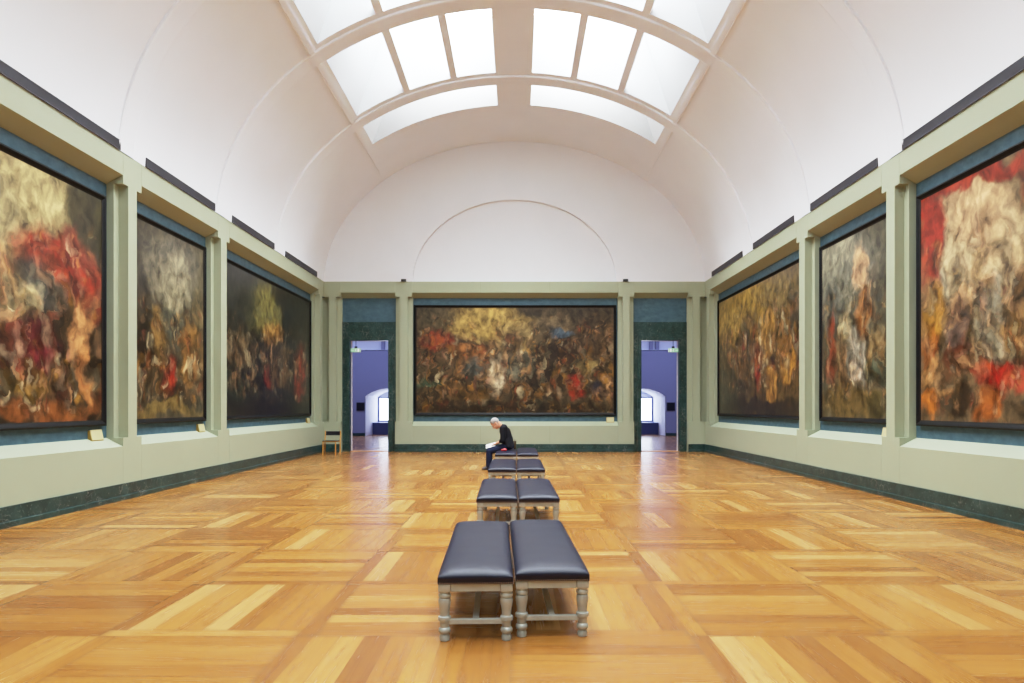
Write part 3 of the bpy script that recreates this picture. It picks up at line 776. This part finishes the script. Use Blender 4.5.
# ------------------------------------------------------------------ the room beyond the doorways
YN, YF = YB + 0.62, 38.4
ARCH = [(-7.30, 1.27), (7.06, 1.27)]
bm = bmesh.new()
def far_wall(bm):
    zt = 4.83
    xs = [-14, ARCH[0][0] - 1.27, ARCH[0][0] + 1.27, ARCH[1][0] - 1.27, ARCH[1][0] + 1.27, 14]
    for a, b in ((0, 1), (2, 3), (4, 5)): bx(bm, xs[a], xs[b], YF, YF + 0.1, 0, zt)
    for cx, hw in ARCH:
        n = 24; sp, ap = 2.22, 2.66
        pts = []
        R = (hw * hw + (ap - sp) ** 2) / (2 * (ap - sp)); cz = ap - R
        for k in range(n + 1):
            x = -hw + 2 * hw * k / n; pts.append((cx + x, cz + math.sqrt(R * R - x * x)))
        for (x0, z0), (x1, z1) in zip(pts, pts[1:]):
            bm.faces.new([bm.verts.new(p) for p in ((x0, YF, z0), (x1, YF, z1), (x1, YF, zt), (x0, YF, zt))])
            f = bm.faces.new([bm.verts.new(p) for p in ((x0, YF, z0), (x1, YF, z1), (x1, YF + 3.6, z1), (x0, YF + 3.6, z0))]); f.material_index = 1
        for s in (-1, 1):
            f = bm.faces.new([bm.verts.new(p) for p in ((cx + s * hw, YF, 0), (cx + s * hw, YF, sp), (cx + s * hw, YF + 3.6, sp), (cx + s * hw, YF + 3.6, 0))]); f.material_index = 1
        # back of the embrasure around the window
        wz0, wz1, wh = 0.74, 2.2, 1.22
        yb = YF + 3.5
        for (x0, x1, z0, z1) in ((cx - hw, cx + hw, 0, wz0), (cx - hw, cx + hw, wz1, 2.75), (cx - hw, cx - wh, wz0, wz1), (cx + wh, cx + hw, wz0, wz1)):
            f = bm.faces.new([bm.verts.new(p) for p in ((x0, yb, z0), (x1, yb, z0), (x1, yb, z1), (x0, yb, z1))]); f.material_index = 1
far_wall(bm)
struct('wall_next_room_far', bm, [M['lavender'], M['bluewhite']])
bm = bmesh.new(); bx(bm, -14, 14, YF + 0.35, YF + 0.45, 4.7, 6.6)
bx(bm, -14, 14, YF, YF + 0.36, 4.80, 4.84); struct('wall_next_room_upper', bm, M['bluewhite'])
bm = bmesh.new()
for x in (-9.6, -7.6, -5.6, 5.6, 7.55, 7.9, 9.6): bx(bm, x - 0.09, x + 0.09, YF + 0.1, YF + 0.35, 4.84, 6.6)
trim(bm, M['lavender'])
for s in (-1, 1):
    bm = bmesh.new(); bx(bm, min(s * 14, s * 14.1), max(s * 14, s * 14.1), YN, YF + 0.5, 0, 6.6); struct('wall_next_room_%s' % ('left' if s < 0 else 'right'), bm, M['lavender'])
bm = bmesh.new()
for a, b in ((-14, DOORS[0][0]), (DOORS[0][1], DOORS[1][0]), (DOORS[1][1], 14)): bx(bm, a, b, YN, YN + 0.02, 0, 6.6)
for a, b, _, _ in DOORS: bx(bm, a, b, YN, YN + 0.02, DH, 6.6)
struct('wall_next_room_near', bm, M['lavender'])
bm = bmesh.new(); bx(bm, -14, 14, YN, YF + 0.5, 6.6, 6.7); struct('ceiling.001', bm, M['bluewhite'])
bm = bmesh.new(); bx(bm, -14, ARCH[0][0] - 1.27, YF - 0.03, YF, 0, 0.16); bx(bm, ARCH[0][0] + 1.27, ARCH[1][0] - 1.27, YF - 0.03, YF, 0, 0.16); bx(bm, ARCH[1][0] + 1.27, 14, YF - 0.03, YF, 0, 0.16)
struct('baseboard_next_room', bm, M['marble'])
M['pane'] = emit('daylight_pane', (0.74, 0.82, 1.0, 1), 8.0)
for n, (cx, hw) in enumerate(ARCH):
    WIN[0] += 1; yb = YF + 3.5
    w = bpy.data.objects.new('window_%d' % WIN[0], None); COL.objects.link(w); w.location = (cx, yb, 0.74); w['kind'] = 'structure'
    bm = bmesh.new(); bx(bm, -1.22, 1.22, 0.0, 0.02, 0, 1.46); obj('pane', bm, M['pane'], w)
    bm = bmesh.new()
    for x in (-1.19, 0.0, 1.19): bx(bm, x - 0.035, x + 0.035, -0.05, 0.0, 0, 1.46)
    bx(bm, -1.22, 1.22, -0.05, 0, 0, 0.06); bx(bm, -1.22, 1.22, -0.05, 0, 1.41, 1.46)
    obj('window_frame', bm, M['winframe'], w)
    o = thing('radiator_cover', 'dark blue box below the far window seen through the %s doorway' % ('left' if n == 0 else 'right'), 'radiator cover', (cx, YF + 1.85, 0))
    bm = bmesh.new(); bx(bm, -1.24, 1.24, 0, 1.6, 0, 0.66); obj('casing', bm, M['darkblue'], o)
    bm = bmesh.new(); rbox(bm, -1.25, 1.25, -0.02, 1.62, 0.66, 0.70, 0.008); obj('top', bm, M['winframe'], o)
    x = (-8.82, 8.62)[n]
    o = thing('wall_panel', 'small dark panel on the far wall seen through the %s doorway' % ('left' if n == 0 else 'right'), 'panel', (x, YF, 1.42))
    bm = bmesh.new(); rbox(bm, -0.23, 0.23, -0.05, 0.0, 0, 0.46, 0.008); obj('casing', bm, M['sign'], o)
    bm = bmesh.new(); bx(bm, -0.2, 0.2, -0.054, -0.049, 0.03, 0.43); obj('face', bm, M['black'], o)

# ------------------------------------------------------------------ the seated reader
M['skin'] = plain('skin', rgb(206, 150, 122), 0.5, 0, 0.4, 0.06, 20)
M['hair'] = plain('grey_hair', rgb(150, 146, 142), 0.7, 0, 0.3, 0.2, 60)
M['shirt'] = plain('black_jersey', rgb(20, 20, 26), 0.85, 0, 0.2, 0.2, 30)
M['jeans'] = plain('dark_navy_denim', rgb(26, 32, 56), 0.85, 0, 0.2, 0.15, 40)
M['shoe'] = plain('dark_shoe', rgb(50, 38, 34), 0.5)
M['sole'] = plain('shoe_sole', rgb(30, 26, 24), 0.7)
M['eye'] = plain('eye_white', rgb(230, 226, 220), 0.3); M['iris'] = plain('iris', rgb(50, 40, 34), 0.3)
M['lip'] = plain('lips', rgb(172, 100, 90), 0.5)
def remesh(o, vox, smooth=4):
    m = o.modifiers.new('remesh', 'REMESH'); m.mode = 'VOXEL'; m.voxel_size = vox; m.use_smooth_shade = True
    if smooth:
        s = o.modifiers.new('smooth', 'SMOOTH'); s.factor = 0.5; s.iterations = smooth
SX, SY = -0.22, 18.05      # seat point; local: +f = forward (-X world), s = towards camera (-Y world)
root = thing('person', 'grey-haired person in black top and dark jeans, seated reading on farthest bench', 'person', (SX, SY, 0))
V = lambda x, s, z: (x - SX, -s, z)      # x world, s side (+ = towards the camera)
bm = bmesh.new()
# head local frame: tilted forward
HC = Vector(V(-0.585, 0, 1.215)); ang = math.radians(52)
fw = Vector((-math.cos(ang), 0, -math.sin(ang))); upv = Vector((-math.sin(ang), 0, math.cos(ang))); sd = Vector((0, -1, 0))
HS = 1.2
H = lambda f, s, u: HC + (fw * f + sd * s + upv * u) * HS
RM = Matrix((fw, sd, upv)).transposed().to_4x4()
def hball(bm, c, r, sub=3): bmesh.ops.create_icosphere(bm, subdivisions=sub, radius=1.0, matrix=Matrix.Translation(c) @ RM @ Matrix.Diagonal((r[0] * HS, r[1] * HS, r[2] * HS, 1)))
hball(bm, H(-0.012, 0, 0.03), (0.098, 0.076, 0.088))
hball(bm, H(0.022, 0, -0.035), (0.072, 0.062, 0.085))
hball(bm, H(0.05, 0, -0.092), (0.036, 0.036, 0.028))
cap(bm, H(0.086, 0, 0.0), H(0.110, 0, -0.034), 0.012, 0.018)      # nose
hball(bm, H(0.08, 0, 0.018), (0.02, 0.055, 0.012))                 # brow
for s in (-1, 1):
    hball(bm, H(-0.012, s * 0.077, -0.012), (0.024, 0.012, 0.034), 2)  # ear
    hball(bm, H(0.07, s * 0.034, -0.03), (0.02, 0.022, 0.02), 2)       # cheek
cap(bm, V(-0.42, 0, 1.13), H(-0.045, 0, -0.045), 0.066, 0.062)     # neck
# torso
cap(bm, V(-0.25, 0, .66), V(-0.28, 0, .82), (.13, .165, .12), (.125, .15, .12))
cap(bm, V(-0.28, 0, .82), V(-0.345, 0, 1.02), (.125, .15, .12), (.12, .175, .11))
cap(bm, V(-0.365, .13, 1.105), V(-0.365, -.13, 1.105), .072)
cap(bm, V(-0.345, 0, 1.02), V(-0.41, 0, 1.12), (.12, .15, .10), .065)
HAND = {}
for s in (-1, 1):
    cap(bm, V(-0.25, s * .09, .625), V(-0.75, s * .115, .485), .09, .062)      # thigh
    cap(bm, V(-0.75, s * .115, .48), V(-0.755, s * .12, .33), .060, .056); cap(bm, V(-0.745, s * .12, .33), V(-0.765, s * .12, .09), .056, .040)
    cap(bm, V(-0.755, s * .12, .06), V(-0.87, s * .135, .035), .036, .028)
    sh, el, wr = V(-0.38, s * .195, 1.09), V(-0.385, s * .235, .775), V(-0.545, s * .14, .70)
    cap(bm, sh, el, .056, .045); cap(bm, el, wr, .044, .028)
    # hand: palm, four fingers curled under the booklet, thumb on top
    pc = Vector(V(-0.605, s * .105, .672))
    cap(bm, wr, pc, (.028, .03, .02), (.035, .038, .016))
    for k in range(4):
        L = (.030, .034, .032, .025)[k]
        b0 = pc + Vector((-0.03 + 0.004 * k, -s * (0.018 - 0.019 * k) * -1 * -1, -0.004)) if False else pc + Vector((-0.030, s * (0.030 - 0.020 * k), -0.006))
        b1 = b0 + Vector((-L, s * 0.006, -0.012)); b2 = b1 + Vector((-L * 0.75, s * 0.008, 0.004)); 
        cap(bm, b0, b1, .0085, .008, 1); cap(bm, b1, b2, .008, .007, 1)
    t0 = pc + Vector((0.0, s * 0.030, 0.006)); t1 = t0 + Vector((-0.03, s * 0.018, 0.016)); t2 = t1 + Vector((-0.028, s * 0.006, 0.002))
    cap(bm, t0, t1, .011, .009, 1); cap(bm, t1, t2, .009, .008, 1)
body = obj('body', bm, M['skin'], root, True); remesh(body, 0.0065, 3)
# eyes, lips
for s in (-1, 1):
    bm = bmesh.new(); hball(bm, H(0.082, s * 0.032, 0.0), (0.010, 0.013, 0.010), 2); obj('eye', bm, M['iris'], root, True)
bm = bmesh.new(); hball(bm, H(0.093, 0, -0.062), (0.008, 0.022, 0.007), 2); obj('mouth', bm, M['lip'], root, True)
# short grey hair: shell over the skull, cut away from the face
bm = bmesh.new(); hball(bm, H(-0.016, 0, 0.036), (0.104, 0.082, 0.093), 4)
kill = []
for v in bm.verts:
    d = (v.co - HC) / HS; f_, u_ = d.dot(fw), d.dot(upv)
    if u_ < -0.055 + 0.0 or f_ > 0.045 + 0.35 * (u_ - 0.05) and u_ < 0.085 or (f_ > -0.035 and u_ < 0.018): kill.append(v)
bmesh.ops.delete(bm, geom=kill, context='VERTS')
for v in bm.verts: v.co += (v.co - HC).normalized() * 0.004 * noise.noise(v.co * 60)
h = obj('hair', bm, M['hair'], root, True); m = h.modifiers.new('thick', 'SOLIDIFY'); m.thickness = 0.012; m.offset = -1
# black top
bm = bmesh.new()
cap(bm, V(-0.24, 0, .628), V(-0.275, 0, .82), (.16, .208, .10), (.152, .172, .12))
cap(bm, V(-0.275, 0, .82), V(-0.335, 0, 1.02), (.152, .168, .12), (.148, .188, .115))
cap(bm, V(-0.355, .135, 1.105), V(-0.355, -.135, 1.105), .092)
cap(bm, V(-0.335, 0, 1.02), V(-0.395, 0, 1.12), (.14, .16, .11), .086)
for s in (-1, 1):
    cap(bm, V(-0.375, s * .195, 1.09), V(-0.385, s * .238, .785), .078, .068); cap(bm, V(-0.385, s * .238, .78), V(-0.43, s * .21, .755), .066, .058)
o = obj('black_top', bm, M['shirt'], root, True); remesh(o, 0.011, 5)
# trousers
bm = bmesh.new()
cap(bm, V(-0.225, .075, .625), V(-0.225, -.075, .625), (.13, .11, .1))
for s in (-1, 1):
    cap(bm, V(-0.24, s * .088, .628), V(-0.745, s * .115, .488), .102, .082)
    cap(bm, V(-0.745, s * .115, .48), V(-0.745, s * .12, .32), .080, .082); cap(bm, V(-0.745, s * .12, .32), V(-0.762, s * .12, .10), .082, .066)
o = obj('trousers', bm, M['jeans'], root, True); remesh(o, 0.010, 4)
for s in (-1, 1):
    bm = bmesh.new()
    cap(bm, V(-0.745, s * .12, .052), V(-0.83, s * .128, .050), (.05, .042, .048), (.05, .045, .045)); cap(bm, V(-0.83, s * .128, .048), V(-0.90, s * .138, .036), (.05, .045, .043), (.04, .04, .028))
    cap(bm, V(-0.76, s * .12, .08), V(-0.755, s * .12, .11), .046, .046)
    so = obj('shoe', bm, M['shoe'], root, True); remesh(so, 0.008, 3)
    bm = bmesh.new()
    pts = [(-0.70, .0), (-0.705, .036), (-0.80, .042), (-0.87, .046), (-0.925, .036), (-0.945, 0), (-0.925, -.036), (-0.87, -.044), (-0.80, -.038), (-0.705, -.034)]
    lo = [bm.verts.new(V(x, s * .13 + y, 0.0)) for x, y in pts]; hi = [bm.verts.new(V(x, s * .13 + y, 0.018)) for x, y in pts]
    bm.faces.new(lo); bm.faces.new(hi)
    for k in range(len(pts)): bm.faces.new((lo[k], lo[(k + 1) % len(pts)], hi[(k + 1) % len(pts)], hi[k]))
    obj('sole', bm, M['sole'], so)

# booklet, red pouch, bag
M['paper'] = plain('white_paper', rgb(236, 234, 230), 0.7, 0, 0.3, 0.03)
M['print'] = plain('printed_grey', rgb(176, 172, 170), 0.7)
t = thing('booklet', 'white open booklet held in the hands of the seated reader', 'booklet', (-0.695, SY - 0.02, 0.632)); t.rotation_euler = (math.radians(19), math.radians(-9), 0); t.scale = (1.4, 1.05, 1)
for s in (-1, 1):
    bm = bmesh.new(); n = 8
    A_, B_ = [], []
    for k in range(n + 1):
        q = k / n; yy = s * 0.125 * q; zz = 0.014 * math.sin(PI * min(1, q * 1.3) * 0.75) + 0.008
        A_.append(bm.verts.new((-0.105, yy, zz - 0.020))); B_.append(bm.verts.new((0.085, yy, zz + 0.012)))
    for k in range(n): bm.faces.new((A_[k], A_[k + 1], B_[k + 1], B_[k]))
    o = obj('page', bm, M['paper'], t, True); m = o.modifiers.new('thick', 'SOLIDIFY'); m.thickness = 0.004
bm = bmesh.new(); rbox(bm, -0.105, 0.085, -0.003, 0.003, -0.012, 0.004, 0.001); obj('spine', bm, M['print'], t)
M['red'] = plain('red_nylon', rgb(206, 40, 48), 0.5, 0, 0.4, 0.15, 20); M['redlight'] = plain('pink_trim', rgb(238, 150, 146), 0.5)
t = thing('pouch', 'small red pouch lying on the bench beside the seated reader', 'pouch', (-0.35, 17.5, 0.526)); t.scale = (0.62, 0.62, 0.75)
bm = bmesh.new()
cap(bm, (-0.08, 0, 0.032), (0.08, 0, 0.038), (.045, .06, .032), (.05, .065, .04)); cap(bm, (-0.02, 0.02, 0.045), (0.05, 0.0, 0.06), (.04, .04, .03), (.04, .04, .03))
o = obj('fabric_body', bm, M['red'], t, True); remesh(o, 0.008, 3)
bm = bmesh.new(); tube(bm, [(-0.12, -0.03, 0.03), (-0.06, -0.055, 0.055), (0.0, -0.06, 0.065), (0.06, -0.06, 0.06), (0.12, -0.03, 0.03)], 0.008, 8); obj('strap', bm, M['redlight'], t, True)
M['brown'] = plain('brown_canvas', rgb(74, 58, 40), 0.8, 0, 0.3, 0.15, 20)
t = thing('shoulder_bag', 'dark brown bag on the bench behind the back of seated reader', 'bag', (-0.072, 18.28, 0.526)); t.scale = (0.62, 0.7, 0.78)
bm = bmesh.new(); rbox(bm, -0.055, 0.055, -0.14, 0.14, 0.0, 0.27, 0.035, 4); obj('bag_body', bm, M['brown'], t, True)
bm = bmesh.new(); rbox(bm, -0.062, 0.062, -0.145, 0.145, 0.14, 0.282, 0.03, 4); obj('flap', bm, M['brown'], t, True)
bm = bmesh.new(); tube(bm, [(0, -0.13, 0.25), (0.0, -0.08, 0.31), (0, 0.0, 0.33), (0.0, 0.08, 0.31), (0, 0.13, 0.25)], 0.010, 8); obj('handle', bm, M['brown'], t, True)

# ------------------------------------------------------------------ light
def area(name, loc, size, energy, col, rot=(0, 0, 0), sy=None):
    l = bpy.data.lights.new(name, 'AREA'); l.energy = energy; l.color = col; l.shape = 'RECTANGLE'; l.size = size; l.size_y = sy or size
    o = bpy.data.objects.new(name, l); COL.objects.link(o); o.location = loc; o.rotation_euler = rot; return o
for s in (-1, 1):
    area('next_room_daylight', (s * 7.5, 33, 6.4), 8, 640, (0.46, 0.57, 1.0), (0, 0, 0), 8)
    area('embrasure_daylight', (ARCH[0][0] if s < 0 else ARCH[1][0], YF + 3.3, 1.45), 2.0, 10, (0.5, 0.62, 1.0), (-PI / 2, 0, 0), 1.2)
w = bpy.data.worlds.new('World'); S.world = w; w.use_nodes = True
bg = w.node_tree.nodes['Background']; bg.inputs[0].default_value = (0.75, 0.85, 1.0, 1); bg.inputs[1].default_value = 0.6

# ------------------------------------------------------------------ camera
cd = bpy.data.cameras.new('camera'); cam = bpy.data.objects.new('camera', cd); COL.objects.link(cam)
cam.location = (0, 0, 1.68); cam.rotation_euler = (PI / 2, 0, 0)
cd.sensor_width = 36; cd.sensor_fit = 'HORIZONTAL'; cd.lens = 24.0
cd.shift_x = (512 - 517.5) / 1024; cd.shift_y = (406 - 341.5) / 1024
cd.clip_end = 200
S.camera = cam
S.view_settings.view_transform = 'Standard'
S.view_settings.look = 'None'
S.view_settings.exposure = 0.0
S.view_settings.use_curve_mapping = True         # photographic shoulder for the bright skylights
cm = S.view_settings.curve_mapping
cm.white_level = (4.0, 4.0, 4.0)
cv = cm.curves[3]
for x, y in ((0.025, 0.098), (0.05, 0.205), (0.0875, 0.36), (0.15, 0.575), (0.225, 0.72), (0.35, 0.84), (0.6, 0.94)): cv.points.new(x, y)
cm.update()
S.cycles.max_bounces = 12; S.cycles.diffuse_bounces = 8
